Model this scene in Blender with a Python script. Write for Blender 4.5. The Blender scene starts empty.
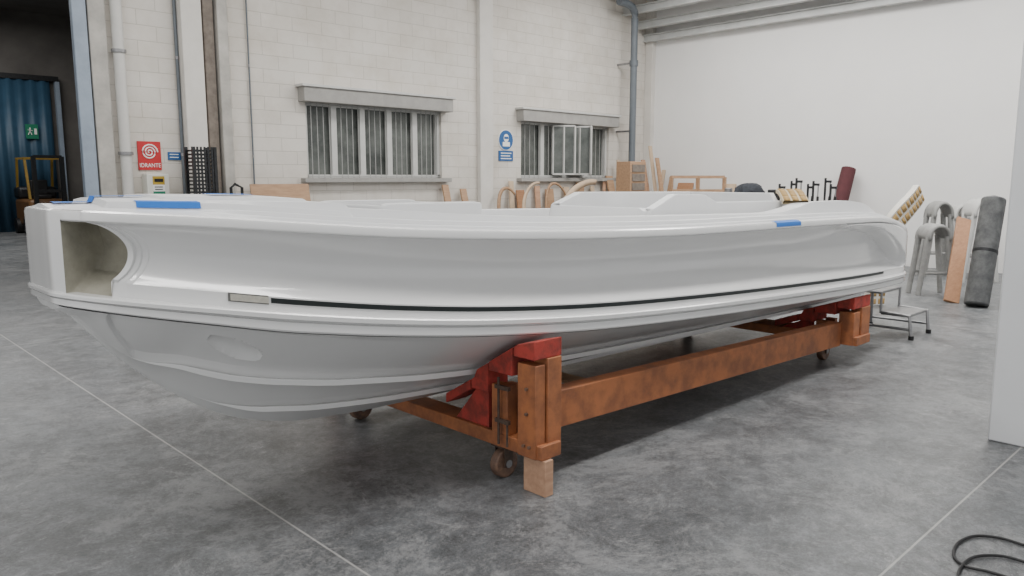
import bpy, bmesh, math, random
from mathutils import Vector, Matrix
random.seed(7)
C = bpy.context.scene.collection
S = bpy.context.scene
# ------------------------------------------------------------------ camera
F_PX=770.0; PITCH=math.radians(8.13); HEAD=math.radians(44.0); CAMH=1.6
cam=bpy.data.cameras.new('camera'); co=bpy.data.objects.new('camera',cam); C.objects.link(co)
cam.lens=F_PX/1024*36; cam.sensor_width=36; cam.clip_end=200
co.location=(0,0,CAMH); co.rotation_euler=(math.pi/2-PITCH,0,-HEAD); S.camera=co
FW=Vector((math.sin(HEAD),math.cos(HEAD),0)); RT=Vector((math.cos(HEAD),-math.sin(HEAD),0)); UPZ=Vector((0,0,1))
def ray(px,py):
    a=(px-512)/F_PX; b=-(py-288)/F_PX
    return FW*(math.cos(PITCH)+b*math.sin(PITCH))+UPZ*(-math.sin(PITCH)+b*math.cos(PITCH))+RT*a
O=Vector((0,0,CAMH))
def onY(px,py,V): d=ray(px,py); return O+d*(V/d.y)
def onX(px,py,U): d=ray(px,py); return O+d*(U/d.x)
def flo(px,py,z=0): d=ray(px,py); return O+d*((z-CAMH)/d.z)
def at(px,py,Fd): d=ray(px,py); return O+d*(Fd/(d.dot(FW)))
# ------------------------------------------------------------------ materials
def mat(name,col,rough=.6,metal=0,var=.0,scale=4,bump=0,col2=None,detail=6,spec=.5,coat=0,p0=.32,p1=.68):
    m=bpy.data.materials.new(name); m.use_nodes=True; nt=m.node_tree; b=nt.nodes['Principled BSDF']
    b.inputs['Roughness'].default_value=rough; b.inputs['Metallic'].default_value=metal
    b.inputs['Specular IOR Level'].default_value=spec
    if coat: b.inputs['Coat Weight'].default_value=coat; b.inputs['Coat Roughness'].default_value=.1
    tc=nt.nodes.new('ShaderNodeTexCoord'); n=nt.nodes.new('ShaderNodeTexNoise')
    n.inputs['Scale'].default_value=scale; n.inputs['Detail'].default_value=detail; n.inputs['Roughness'].default_value=.65
    nt.links.new(tc.outputs['Object'],n.inputs['Vector'])
    r=nt.nodes.new('ShaderNodeValToRGB'); r.color_ramp.elements[0].position=p0; r.color_ramp.elements[1].position=p1
    if col2 is None: col2=tuple(max(0,c*(1-var)) for c in col)
    r.color_ramp.elements[0].color=(*col2,1); r.color_ramp.elements[1].color=(*col,1)
    nt.links.new(n.outputs['Fac'],r.inputs['Fac']); nt.links.new(r.outputs['Color'],b.inputs['Base Color'])
    if bump:
        bp=nt.nodes.new('ShaderNodeBump'); bp.inputs['Strength'].default_value=bump; bp.inputs['Distance'].default_value=.01
        nt.links.new(n.outputs['Fac'],bp.inputs['Height']); nt.links.new(bp.outputs['Normal'],b.inputs['Normal'])
    return m
def brick_mat():
    m=mat('painted_block',(.70,.69,.66),.8); nt=m.node_tree; b=nt.nodes['Principled BSDF']
    tc=nt.nodes.new('ShaderNodeTexCoord'); sp=nt.nodes.new('ShaderNodeSeparateXYZ'); cb=nt.nodes.new('ShaderNodeCombineXYZ'); ad=nt.nodes.new('ShaderNodeMath'); ad.operation='ADD'
    nt.links.new(tc.outputs['Object'],sp.inputs[0]); nt.links.new(sp.outputs['X'],ad.inputs[0]); nt.links.new(sp.outputs['Y'],ad.inputs[1])
    nt.links.new(ad.outputs[0],cb.inputs['X']); nt.links.new(sp.outputs['Z'],cb.inputs['Y'])
    br=nt.nodes.new('ShaderNodeTexBrick'); br.inputs['Scale'].default_value=1; br.inputs['Brick Width'].default_value=.5; br.inputs['Row Height'].default_value=.2
    br.inputs['Mortar Size'].default_value=.007; br.inputs['Mortar Smooth'].default_value=.7
    br.inputs['Color1'].default_value=(.67,.635,.585,1); br.inputs['Color2'].default_value=(.63,.60,.55,1); br.inputs['Mortar'].default_value=(.51,.48,.435,1)
    nt.links.new(cb.outputs[0],br.inputs['Vector'])
    n=nt.nodes.new('ShaderNodeTexNoise'); n.inputs['Scale'].default_value=1.3; n.inputs['Detail'].default_value=12; n.inputs['Roughness'].default_value=.7
    nt.links.new(tc.outputs['Object'],n.inputs['Vector'])
    mx=nt.nodes.new('ShaderNodeMixRGB'); mx.blend_type='MULTIPLY'; mx.inputs['Fac'].default_value=.7
    rr=nt.nodes.new('ShaderNodeValToRGB'); rr.color_ramp.elements[0].position=.34; rr.color_ramp.elements[0].color=(.80,.77,.72,1); rr.color_ramp.elements[1].position=.58; rr.color_ramp.elements[1].color=(1,1,1,1)
    nt.links.new(n.outputs['Fac'],rr.inputs['Fac']); nt.links.new(br.outputs['Color'],mx.inputs['Color1']); nt.links.new(rr.outputs['Color'],mx.inputs['Color2'])
    nt.links.new(mx.outputs[0],b.inputs['Base Color'])
    bp=nt.nodes.new('ShaderNodeBump'); bp.inputs['Strength'].default_value=.4; bp.inputs['Distance'].default_value=.008; bp.invert=True
    nt.links.new(br.outputs['Fac'],bp.inputs['Height']); nt.links.new(bp.outputs['Normal'],b.inputs['Normal'])
    return m
def floor_mat():
    m=bpy.data.materials.new('concrete_floor'); m.use_nodes=True; nt=m.node_tree; b=nt.nodes['Principled BSDF']; L=nt.links.new
    tc=nt.nodes.new('ShaderNodeTexCoord')
    def noise(sc,det,ro=.6,dist=0):
        n=nt.nodes.new('ShaderNodeTexNoise'); n.inputs['Scale'].default_value=sc; n.inputs['Detail'].default_value=det; n.inputs['Roughness'].default_value=ro; n.inputs['Distortion'].default_value=dist
        L(tc.outputs['Object'],n.inputs['Vector']); return n
    def ramp(src,p0,c0,p1,c1):
        r=nt.nodes.new('ShaderNodeValToRGB'); r.color_ramp.elements[0].position=p0; r.color_ramp.elements[0].color=(*c0,1); r.color_ramp.elements[1].position=p1; r.color_ramp.elements[1].color=(*c1,1); L(src,r.inputs['Fac']); return r
    def mix(t,f,a,c):
        x=nt.nodes.new('ShaderNodeMixRGB'); x.blend_type=t
        if isinstance(f,float): x.inputs['Fac'].default_value=f
        else: L(f,x.inputs['Fac'])
        L(a,x.inputs['Color1'])
        if isinstance(c,tuple): x.inputs['Color2'].default_value=(*c,1)
        else: L(c,x.inputs['Color2'])
        return x.outputs[0]
    n1=noise(.6,8,.65,.5); n2=noise(2.0,15,.85,.2); n3=noise(70,8,.9); n4=noise(.9,15,.92,.4); n5=noise(9,14,.95,.2); n6=noise(14,15,1.0,.0); n7=noise(2.6,15,1.0,.8)
    base=ramp(n1.outputs['Fac'],.32,(.108,.115,.121),.68,(.160,.167,.173)).outputs['Color']
    f2=ramp(n2.outputs['Fac'],.42,(.62,.62,.62),.58,(1.22,1.22,1.22)).outputs['Color']
    c=mix('MULTIPLY',.95,base,f2)
    f3=ramp(n3.outputs['Fac'],.38,(.58,.58,.58),.62,(1.36,1.36,1.36)).outputs['Color']
    c=mix('MULTIPLY',.9,c,f3)
    f5=ramp(n5.outputs['Fac'],.43,(.62,.62,.62),.57,(1.26,1.26,1.26)).outputs['Color']
    c=mix('MULTIPLY',.9,c,f5)
    dust=ramp(n4.outputs['Fac'],.51,(0,0,0),.56,(.55,.55,.55)).outputs['Color']
    c=mix('MIX',dust,c,(.28,.283,.284))
    du2=ramp(n7.outputs['Fac'],.545,(0,0,0),.57,(.7,.7,.7)).outputs['Color']
    c=mix('MIX',du2,c,(.36,.362,.36))
    sc_=ramp(n6.outputs['Fac'],.56,(0,0,0),.58,(.8,.8,.8)).outputs['Color']
    c=mix('MIX',sc_,c,(.44,.44,.435))
    sp=nt.nodes.new('ShaderNodeSeparateXYZ'); L(tc.outputs['Object'],sp.inputs[0])
    def mth(op,a,bv=None,cl=False):
        q=nt.nodes.new('ShaderNodeMath'); q.operation=op; q.use_clamp=cl
        if isinstance(a,(int,float)): q.inputs[0].default_value=a
        else: L(a,q.inputs[0])
        if bv is not None:
            if isinstance(bv,(int,float)): q.inputs[1].default_value=bv
            else: L(bv,q.inputs[1])
        return q.outputs[0]
    def joint(out,off,per):
        a=mth('ABSOLUTE',mth('SUBTRACT',mth('FLOORED_MODULO',mth('ADD',out,-off+per/2),per),per/2))
        return mth('LESS_THAN',a,.005)
    j=mth('MAXIMUM',joint(sp.outputs['X'],1.62,7.5),joint(sp.outputs['Y'],1.07,7.5))
    jf=mth('MULTIPLY',j,mth('MULTIPLY',n2.outputs['Fac'],1.3),True)
    c=mix('MIX',jf,c,(.44,.43,.41))
    L(c,b.inputs['Base Color'])
    rr=ramp(n4.outputs['Fac'],.3,(.24,)*3,.7,(.62,)*3); L(rr.outputs['Color'],b.inputs['Roughness'])
    bp=nt.nodes.new('ShaderNodeBump'); bp.inputs['Strength'].default_value=.3; bp.inputs['Distance'].default_value=.005; L(n5.outputs['Fac'],bp.inputs['Height']); L(bp.outputs['Normal'],b.inputs['Normal'])
    return m
def wood_mat(name,c1,c2,sc=3):
    m=mat(name,c1,.6,0,scale=sc,col2=c2,bump=.2); nt=m.node_tree
    n=[x for x in nt.nodes if x.type=='TEX_NOISE'][0]; tc=[x for x in nt.nodes if x.type=='TEX_COORD'][0]
    mp=nt.nodes.new('ShaderNodeMapping'); mp.inputs['Scale'].default_value=(1.5,9,9)
    nt.links.new(tc.outputs['Object'],mp.inputs[0]); nt.links.new(mp.outputs[0],n.inputs['Vector']); return m
M={}
M['gel']=mat('white_gelcoat',(.79,.79,.785),.20,var=.02,scale=2,coat=.8)
M['gelbottom']=mat('matt_gelcoat',(.82,.82,.815),.25,var=.03,scale=3,coat=.5)
M['deck']=mat('deck_gelcoat',(.76,.765,.77),.33,var=.03,scale=3)
M['raw']=mat('raw_laminate',(.40,.38,.31),.7,scale=9,col2=(.27,.26,.21),bump=.6,detail=12)
M['blackline']=mat('black_profile',(.008,.014,.014),.4,var=.3)
M['groove']=mat('dark_groove',(.16,.16,.15),.6,var=.3)
M['patch']=mat('bare_patch',(.58,.56,.49),.6,var=.3,scale=30)
M['bluetape']=mat('blue_tape',(.02,.17,.60),.6,var=.1)
M['orange']=mat('orange_paint_wood',(.42,.152,.058),.6,scale=7,col2=(.25,.095,.043),bump=.35,detail=15,p0=.38,p1=.58)
M['red']=mat('red_felt',(.42,.055,.042),.9,scale=14,bump=.5,col2=(.24,.045,.035),detail=14,p0=.4,p1=.56)
M['pale']=wood_mat('pale_wood',(.56,.34,.22),(.42,.24,.15))
M['board']=wood_mat('orange_board_wood',(.44,.23,.12),(.33,.165,.085))
M['ply']=wood_mat('plywood',(.46,.29,.17),(.32,.19,.11))
M['ply2']=mat('light_plywood',(.62,.47,.33),.7,var=.2,scale=5)
M['darkmet']=mat('dark_metal',(.04,.042,.045),.45,.6,var=.4,scale=20)
M['rust']=mat('rusty_wheel',(.24,.14,.09),.6,.1,scale=25,col2=(.09,.06,.05))
M['rustmet']=mat('rusty_metal',(.13,.085,.06),.6,.3,scale=25,col2=(.06,.045,.04))
M['steel']=mat('galvanised_steel',(.34,.34,.345),.4,.7,var=.3,scale=12)
M['brick']=brick_mat(); M['floor']=floor_mat()
M['plaster']=mat('white_plaster',(.81,.805,.79),.85,var=.04,scale=1.2)
M['pilaster']=mat('cream_grey_paint',(.69,.665,.62),.85,var=.14,scale=2,detail=10)
M['column']=mat('painted_column',(.76,.775,.79),.7,var=.05,scale=2.5)
M['conc']=mat('dirty_concrete',(.50,.48,.44),.85,var=.35,scale=3)
M['winframe']=mat('window_frame_paint',(.58,.58,.56),.5,var=.15)
M['bars']=mat('grille_paint',(.38,.38,.37),.5,var=.15)
M['lintel']=mat('grey_shutter_box',(.36,.35,.33),.7,var=.2,scale=6)
M['glass']=mat('grey_green_glass',(.16,.172,.16),.24,scale=2.2,col2=(.055,.062,.058))  # opaque panes, grey-green with random darker mottling
M['bluedoor']=mat('blue_sheet',(.036,.095,.16),.5,var=.25,scale=2)
M['blueframe']=mat('blue_grey_frame',(.30,.36,.44),.5,var=.2)
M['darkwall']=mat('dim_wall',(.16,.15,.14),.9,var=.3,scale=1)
M['brown']=mat('grey_brown_steel',(.24,.205,.175),.85,0,var=.4,scale=10,spec=.2)
M['signred']=mat('sign_red',(.48,.02,.025),.5); M['signwhite']=mat('sign_white',(.85,.85,.83),.5)
M['signblue']=mat('sign_blue',(.02,.10,.28),.5); M['signgreen']=mat('sign_green',(.01,.20,.11),.5)
M['yellow']=mat('yellow_paint',(.50,.34,.04),.5,var=.2); M['orangeveh']=mat('orange_vehicle_paint',(.16,.08,.03),.45,var=.2)
M['dullyellow']=mat('dull_yellow_paint',(.30,.19,.03),.5,var=.3)
M['cabinet']=mat('cabinet_white',(.70,.70,.64),.5)
M['black']=mat('black_rubber',(.012,.012,.013),.5,var=.3,scale=20)
M['beam']=mat('grey_beam',(.56,.57,.56),.6,.1,var=.2,scale=3)
M['ceil']=mat('ceiling_panel',(.6,.6,.6),.7,var=.15)
M['greypipe']=mat('grey_plastic_pipe',(.13,.15,.17),.5,var=.2)
M['whitepipe']=mat('white_pipe',(.60,.59,.56),.5,var=.1)
M['maroon']=mat('maroon_cloth',(.10,.03,.035),.9,var=.3)
M['foil']=mat('grey_roll',(.05,.052,.055),.6,scale=9,col2=(.13,.135,.135),bump=.4)
M['greyseat']=mat('grey_shell',(.34,.34,.33),.6,var=.3,scale=8)
M['foam']=mat('tan_foam',(.50,.32,.12),.8,var=.25,scale=20)
M['cream']=mat('cream_resin',(.66,.56,.38),.6,var=.15,scale=20)
M['mould']=mat('off_white_mould',(.70,.67,.60),.4,var=.1,scale=8)
M['cloth']=mat('dark_cloth',(.03,.035,.045),.9,var=.5,scale=15)
# ------------------------------------------------------------------ builder
WORLD={}
class MB:
    def __init__(s): s.bm=bmesh.new()
    def box(s,c,d,rot=None):
        m=Matrix.Translation(Vector(c))
        if rot is not None: m=m@rot.to_4x4()
        m=m@Matrix.Diagonal((*d,1)); bmesh.ops.create_cube(s.bm,size=1,matrix=m); return s
    def b2(s,a,b): a=Vector(a); b=Vector(b); return s.box((a+b)/2,[abs(x) for x in (b-a)])
    def beam(s,p,q,w,h,up=(0,0,1)):
        p=Vector(p); q=Vector(q); x=(q-p).normalized(); y=Vector(up).cross(x)
        if y.length<1e-3: y=Vector((0,1,0)).cross(x)
        y.normalize(); z=x.cross(y); R=Matrix((x,y,z)).transposed()
        return s.box((p+q)/2,((q-p).length,w,h),R)
    def cyl(s,p,q,r,r2=None,seg=16):
        p=Vector(p); q=Vector(q); d=q-p; R=d.to_track_quat('Z','Y').to_matrix().to_4x4()
        bmesh.ops.create_cone(s.bm,cap_ends=True,segments=seg,radius1=r,radius2=r if r2 is None else r2,depth=d.length,matrix=Matrix.Translation((p+q)/2)@R); return s
    def sph(s,c,r,sc=(1,1,1)):
        bmesh.ops.create_uvsphere(s.bm,u_segments=16,v_segments=10,radius=r,matrix=Matrix.Translation(Vector(c))@Matrix.Diagonal((*sc,1))); return s
    def tube(s,pts,r,seg=10,closed=False):
        pts=[Vector(p) for p in pts]; rings=[]; n=len(pts)
        for i,p in enumerate(pts):
            if closed: t=(pts[(i+1)%n]-pts[i-1])
            else: t=(pts[min(i+1,n-1)]-pts[max(i-1,0)])
            t.normalize(); a=t.cross(Vector((0,0,1)))
            if a.length<.05: a=t.cross(Vector((0,1,0)))
            a.normalize(); b=t.cross(a)
            rings.append([s.bm.verts.new(p+(a*math.cos(k*2*math.pi/seg)+b*math.sin(k*2*math.pi/seg))*r) for k in range(seg)])
        for i in range(n if closed else n-1):
            A=rings[i]; B=rings[(i+1)%n]
            for k in range(seg): s.bm.faces.new((A[k],A[(k+1)%seg],B[(k+1)%seg],B[k]))
        if not closed:
            s.bm.faces.new(rings[0][::-1]); s.bm.faces.new(rings[-1])
        return s
    def grid(s,rows,close=False):
        V=[[s.bm.verts.new(p) for p in r] for r in rows]
        for i in range(len(V)-1):
            for j in range(len(V[i])-1):
                try: s.bm.faces.new((V[i][j],V[i][j+1],V[i+1][j+1],V[i+1][j]))
                except ValueError: pass
        return s
    def prism(s,poly,off):
        off=Vector(off); A=[s.bm.verts.new(Vector(p)) for p in poly]; B=[s.bm.verts.new(Vector(p)+off) for p in poly]
        s.bm.faces.new(A); s.bm.faces.new(B[::-1]); n=len(A)
        for i in range(n): s.bm.faces.new((A[i],B[i],B[(i+1)%n],A[(i+1)%n]))
        return s
    def build(s,name,m,parent=None,loc=None,bevel=0,weld=False,sharp=35,solid=0,soff=-1):
        bm=s.bm
        if weld: bmesh.ops.remove_doubles(bm,verts=bm.verts,dist=.0004)
        bmesh.ops.recalc_face_normals(bm,faces=bm.faces)
        o0=Vector(loc) if loc is not None else (Vector(WORLD[parent.name]) if parent else Vector((0,0,0)))
        bmesh.ops.translate(bm,verts=bm.verts,vec=-o0)
        for f in bm.faces: f.smooth=True
        for e in bm.edges:
            if len(e.link_faces)==2 and e.calc_face_angle(0)>math.radians(sharp): e.smooth=False
        me=bpy.data.meshes.new(name); bm.to_mesh(me); bm.free(); me.materials.append(m)
        o=bpy.data.objects.new(name,me); C.objects.link(o)
        if parent: o.parent=parent; WORLD[o.name]=Vector(WORLD[parent.name])
        else: o.location=o0; WORLD[o.name]=o0
        if solid: md=o.modifiers.new('s','SOLIDIFY'); md.thickness=solid; md.offset=soff
        if bevel: md=o.modifiers.new('b','BEVEL'); md.width=bevel; md.segments=2; md.limit_method='ANGLE'
        return o
def thing(name,label,cat,loc,group=None):
    o=bpy.data.objects.new(name,None); C.objects.link(o); o.location=loc; o.empty_display_size=.1
    WORLD[o.name]=Vector(loc); return tag(o,label,cat,group)
def tag(o,label,cat,group=None):
    o['label']=label; o['category']=cat
    if group: o['group']=group
    return o
def struct(name,mb,m,parent=None,**k):
    o=mb.build(name,m,parent,**k)
    if not parent: o['kind']='structure'
    return o
def textmesh(txt,size,p,m,parent,name='lettering',off=.002):
    cu=bpy.data.curves.new('t','FONT'); cu.body=txt; cu.size=size; cu.align_x='CENTER'; cu.align_y='CENTER'; cu.extrude=.001; cu.offset=off; cu.space_character=1.05
    t=bpy.data.objects.new('t',cu); C.objects.link(t); bpy.context.view_layer.update()
    me=bpy.data.meshes.new_from_object(t); bpy.data.objects.remove(t)
    me.transform(Matrix.Translation(Vector(p)-Vector(WORLD[parent.name]))@Matrix.Rotation(math.pi/2,4,'X')@Matrix.Diagonal((1,1.2,1,1))); me.materials.clear(); me.materials.append(m)
    o=bpy.data.objects.new(name,me); C.objects.link(o); o.parent=parent; return o
def interp(T):
    xs=[t[0] for t in T]; ys=[t[1] for t in T]; n=len(xs)
    d=[(ys[i+1]-ys[i])/(xs[i+1]-xs[i]) for i in range(n-1)]
    m=[d[0]]+[(0 if d[i-1]*d[i]<=0 else 2*d[i-1]*d[i]/(d[i-1]+d[i])) for i in range(1,n-1)]+[d[-1]]
    def f(x):
        if x<=xs[0]: return ys[0]
        if x>=xs[-1]: return ys[-1]
        i=0
        while x>xs[i+1]: i+=1
        h=xs[i+1]-xs[i]; t=(x-xs[i])/h
        return (2*t**3-3*t*t+1)*ys[i]+(t**3-2*t*t+t)*h*m[i]+(-2*t**3+3*t*t)*ys[i+1]+(t**3-t*t)*h*m[i+1]
    return f
def lin_i(T):
    def f(x):
        if x<=T[0][0]: return T[0][1]
        for (a,b),(c,d) in zip(T,T[1:]):
            if x<=c: return b+(d-b)*(x-a)/(c-a)
        return T[-1][1]
    return f
def sm(a,b,x): t=max(0,min(1,(x-a)/(b-a))); return t*t*(3-2*t)
def ls(a,b,x): return max(0,min(1,(x-a)/(b-a)))
# ------------------------------------------------------------------ setting
VW=11.0; UW=15.0
struct('floor',MB().b2((-5,-4,-.2),(UW+.3,28,0)),M['floor'])
def wall_with_openings(u0,u1,z0,z1,ops,y0,y1):
    us=sorted({u0,u1}|{o[0] for o in ops}|{o[1] for o in ops}); zs=sorted({z0,z1}|{o[2] for o in ops}|{o[3] for o in ops})
    mb=MB()
    for a,b in zip(us,us[1:]):
        for c,d in zip(zs,zs[1:]):
            cu=(a+b)/2; cz=(c+d)/2
            if any(o[0]<cu<o[1] and o[2]<cz<o[3] for o in ops): continue
            mb.b2((a,y0,c),(b,y1,d))
    return mb
w1a=onY(305,100,VW); w1b=onY(442,178,VW); w2a=onY(521,118,VW); w2b=onY(608,179,VW)
W1=(w1a.x,w1b.x,1.6,2.78); W2=(w2a.x,w2b.x,1.6,2.72)
DU=onY(92,190,VW).x
struct('wall_back',wall_with_openings(-3,UW,0,6,[(-2.2,DU,0,4.6),W1,W2],VW,VW+.3),M['brick'])
struct('wall_right',MB().b2((UW,-3,0),(UW+.3,VW+.3,6)),M['plaster'])
struct('ceiling',MB().b2((-3,-3,5.8),(UW+.3,VW+.3,6)),M['ceil'])
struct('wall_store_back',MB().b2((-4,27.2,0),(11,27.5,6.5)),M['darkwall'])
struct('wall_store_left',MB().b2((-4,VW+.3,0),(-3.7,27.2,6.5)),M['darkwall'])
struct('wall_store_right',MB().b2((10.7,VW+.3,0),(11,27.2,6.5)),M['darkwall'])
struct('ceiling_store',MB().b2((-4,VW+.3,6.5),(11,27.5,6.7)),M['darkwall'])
def window(idx,W,npan,openleaf):
    u0,u1,z0,z1=W; y=VW
    fr=MB(); t=.055
    for a,b in (((u0,z0),(u1,z0+t)),((u0,z1-t),(u1,z1)),((u0,z0),(u0+t,z1)),((u1-t,z0),(u1,z1))): fr.b2((a[0],y+.06,a[1]),(b[0],y+.16,b[1]))
    wo=struct('window_%d'%idx,fr,M['winframe'])
    MB().b2((u0,y+.17,z0),(u1,y+.18,z1)).build('glass_pane',M['glass'],wo)
    step=(u1-u0)/npan; mu=MB(); gr=MB()
    for i in range(npan+1):
        x=u0+i*step; mu.b2((max(u0,x-.05),y+.07,z0),(min(u1,x+.05),y+.14,z1))
        if i<npan:
            for k in range(1,5): gr.cyl((x+step*k/5,y+.03,z0),(x+step*k/5,y+.03,z1),.0065,seg=6)
    for zz in (.02,.97): gr.b2((u0,y+.025,z0+(z1-z0)*zz-.008),(u1,y+.035,z0+(z1-z0)*zz+.008))
    mu.build('mullion_frame',M['winframe'],wo); gr.build('security_grille',M['bars'],wo)
    MB().b2((u0-.12,y-.14,z0-.07),(u1+.12,y+.1,z0)).build('window_sill',M['lintel'],wo,bevel=.006)
    MB().b2((u0-.12,y-.20,z1-.02),(u1+.12,y+.02,z1+.20)).build('shutter_box',M['lintel'],wo,bevel=.01)
    MB().b2((u0-.16,y-.23,z1+.20),(u1+.16,y+.02,z1+.24)).build('shutter_box_cap',M['winframe'],wo,bevel=.006)
    if openleaf:
        for dx_,dy_,x in ((.34,-.30,u0+step*1.35),(-.22,-.40,u0+step*2.75),(.30,-.36,u0+step*2.05)):
            d=Vector((dx_,dy_,0)); lf=MB()
            for e in (0,.5,1): lf.beam((x+d.x*e,y+d.y*e,z0+.08),(x+d.x*e,y+d.y*e,z1-.06),.035,.035)
            for zz in (z0+.08,z1-.06): lf.beam((x,y,zz),(x+d.x,y+d.y,zz),.035,.035)
            l=lf.build('open_leaf',M['winframe'],wo)
            MB().beam((x,y,(z0+z1)/2),(x+d.x,y+d.y,(z0+z1)/2),.008,z1-z0-.16).build('leaf_glass',M['glass'],l)
window(1,W1,5,False); window(2,W2,4,True)
def wu(px): return onY(px,150,VW).x
def pil(name,p0,p1,dep,m,z1=5.8): return struct(name,MB().b2((wu(p0),VW-dep,0),(wu(p1),VW,z1)),m,bevel=.01)
pil('trim_1',80,94,.10,M['blueframe'])
pil('trim_2',96,113,.08,M['conc'])
pil('trim_3',183,203,.2,M['pilaster'])
pil('trim_4',218,228,.2,M['conc'])
pil('trim_5',477,490,.10,M['pilaster'])
pil('trim_6',643,652,.2,M['pilaster'])
struct('trim_7',MB().b2((wu(206),VW-.14,0),(wu(216),VW,5.8)),M['brown'],bevel=.008)
def pipe(px,r,m,label,dep=.1,z0=1.0,z1=5.8,name='wall_pipe'):
    t=thing(name,label,'pipe',(wu(px),VW-dep,z0)); x=wu(px)
    MB().cyl((x,VW-dep,z0),(x,VW-dep,z1),r).build('pipe_run',m,t)
    for z in (1.9,3.2,4.5): MB().cyl((x,VW-dep,z),(x,VW-dep,z+.04),r*1.3).build('pipe_clip',M['steel'],t)
pipe(123,.07,M['whitepipe'],'thick white downpipe beside the red hose sign',z0=0)
pipe(181,.022,M['greypipe'],'thin grey conduit on the wall left of the pale pilaster',.05,1.3)
pipe(252,.012,M['greypipe'],'very thin dark cable pipe on the blocks left of the first window',.03,1.4)
xp=onY(633,100,VW-.45)
t=thing('drain_pipe','dark grey drainpipe with elbow in the far corner','pipe',(xp.x,VW-.45,0))
MB().cyl((xp.x,VW-.45,1.9),(xp.x,VW-.45,5.0),.075).build('pipe_run',M['greypipe'],t)
MB().tube([(xp.x,VW-.45,4.95),(xp.x,VW-.45,5.1),(xp.x-.1,VW-.45,5.22),(xp.x-.3,VW-.45,5.27),(xp.x-.55,VW-.45,5.27)],.08).build('elbow',M['greypipe'],t)
MB().cyl((xp.x,VW-.45,4.0),(xp.x,VW-.45,4.12),.095).build('coupling',M['greypipe'],t)
for z in (2.6,4.05): MB().b2((xp.x-.02,VW-.45,z),(xp.x+.02,VW-.005,z+.04)).build('pipe_clip',M['steel'],t)
MB().cyl((xp.x,VW-.45,0),(xp.x,VW-.45,1.9),.075).build('lower_run',M['whitepipe'],t)
zb=[4.66,4.90,5.14,5.42]; ub=[UW-.18,UW-.5,UW-.95,UW-1.5]
labs=['lowest pale steel beam running along the white wall','second pale ceiling beam above the white wall','third pale ceiling beam above the white wall','topmost pale ceiling beam nearest the camera']
for z,u,l in zip(zb,ub,labs):
    t=thing('ceiling_beam',l,'beam',(u,4,z))
    for dz_ in (0,.14): MB().b2((u-.07,-3,z+dz_),(u+.07,VW,z+dz_+.02)).build('beam_flange',M['beam'],t)
    MB().b2((u-.012,-3,z+.02),(u+.012,VW,z+.14)).build('beam_web',M['beam'],t)
    if z==zb[0]: MB().b2((u+.07,-3,z+.02),(UW,VW,z+.10)).build('wall_bracket',M['beam'],t)
p=flo(987,440)
struct('trim_8',MB().b2((p.x,p.y-.55,0),(p.x+.55,p.y,5.8)),M['column'],bevel=.01)
# ------------------------------------------------------------------ signs
def wp(px,py,d=.02): return onY(px,py,VW-d)
a=wp(137,141);b=wp(162,170)
t=thing('fire_hose_sign','red fire hose sign with white spiral, above the hose cabinet','sign',((a.x+b.x)/2,VW-.02,(a.z+b.z)/2))
MB().b2((a.x,VW-.02,b.z),(b.x,VW,a.z)).build('sign_plate',M['signred'],t)
cx=(a.x+b.x)/2; cz=wp(148,152).z; R=(b.x-a.x)*.36
sp_pts=[(cx+R*(1-k/44)*math.cos(k*.42),VW-.024,cz+R*(1-k/44)*math.sin(k*.42)) for k in range(41)]
MB().tube(sp_pts,R*.085,6).build('spiral_mark',M['signwhite'],t)
textmesh('IDRANTE',(b.x-a.x)*.215,(cx,VW-.024,wp(149,165.5).z),M['signwhite'],t,off=.0)
a=wp(142,174);b=wp(165,196)
t=thing('hose_cabinet','white fire hose cabinet with a small notice below the red sign','cabinet',((a.x+b.x)/2,VW-.1,0))
MB().b2((a.x,VW-.2,0),(b.x,VW,a.z)).build('cabinet_body',M['cabinet'],t,bevel=.008)
xa=a.x+.07; xb=b.x-.06; zt=a.z-.03; zb_=b.z-.0; hh=zt-zb_
MB().b2((xa,VW-.206,zt-hh*.42),(xb,VW-.2,zt)).build('yellow_notice',M['yellow'],t)
MB().b2((xa,VW-.206,zt-hh*.75),(xb,VW-.2,zt-hh*.42)).build('white_notice',M['signwhite'],t)
MB().b2((xa,VW-.206,zb_),(xb,VW-.2,zt-hh*.75)).build('green_notice',M['signgreen'],t)
MB().b2((xa+.02,VW-.21,zt-hh*.28),(xb-.02,VW-.206,zt-hh*.12)).build('notice_print',M['black'],t)
for k in range(2): MB().b2((xa+.02,VW-.21,zt-hh*(.55+.12*k)),(xb-.03,VW-.206,zt-hh*(.51+.12*k))).build('notice_print',M['black'],t)
a=wp(168,152);b=wp(181,160)
t=thing('small_blue_sign','small blue notice right of the red hose sign','sign',((a.x+b.x)/2,VW-.02,a.z))
MB().b2((a.x,VW-.02,b.z),(b.x,VW,a.z)).build('sign_plate',M['signblue'],t)
for k in range(2): MB().b2((a.x+.02,VW-.024,b.z+.03+k*.04),(b.x-.03,VW-.02,b.z+.04+k*.04)).build('print_line',M['signwhite'],t)
a=wp(499,131);b=wp(513,161)
t=thing('safety_sign','blue mandatory face-protection sign between the two windows','sign',((a.x+b.x)/2,VW-.02,(a.z+b.z)/2))
cx=(a.x+b.x)/2; cz=wp(505,140).z; r=(b.x-a.x)*.5
MB().cyl((cx,VW-.018,cz),(cx,VW-.0,cz),r*1.06,seg=28).build('white_ring',M['signwhite'],t)
MB().cyl((cx,VW-.022,cz),(cx,VW-.018,cz),r,seg=28).build('blue_disc',M['signblue'],t)
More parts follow.
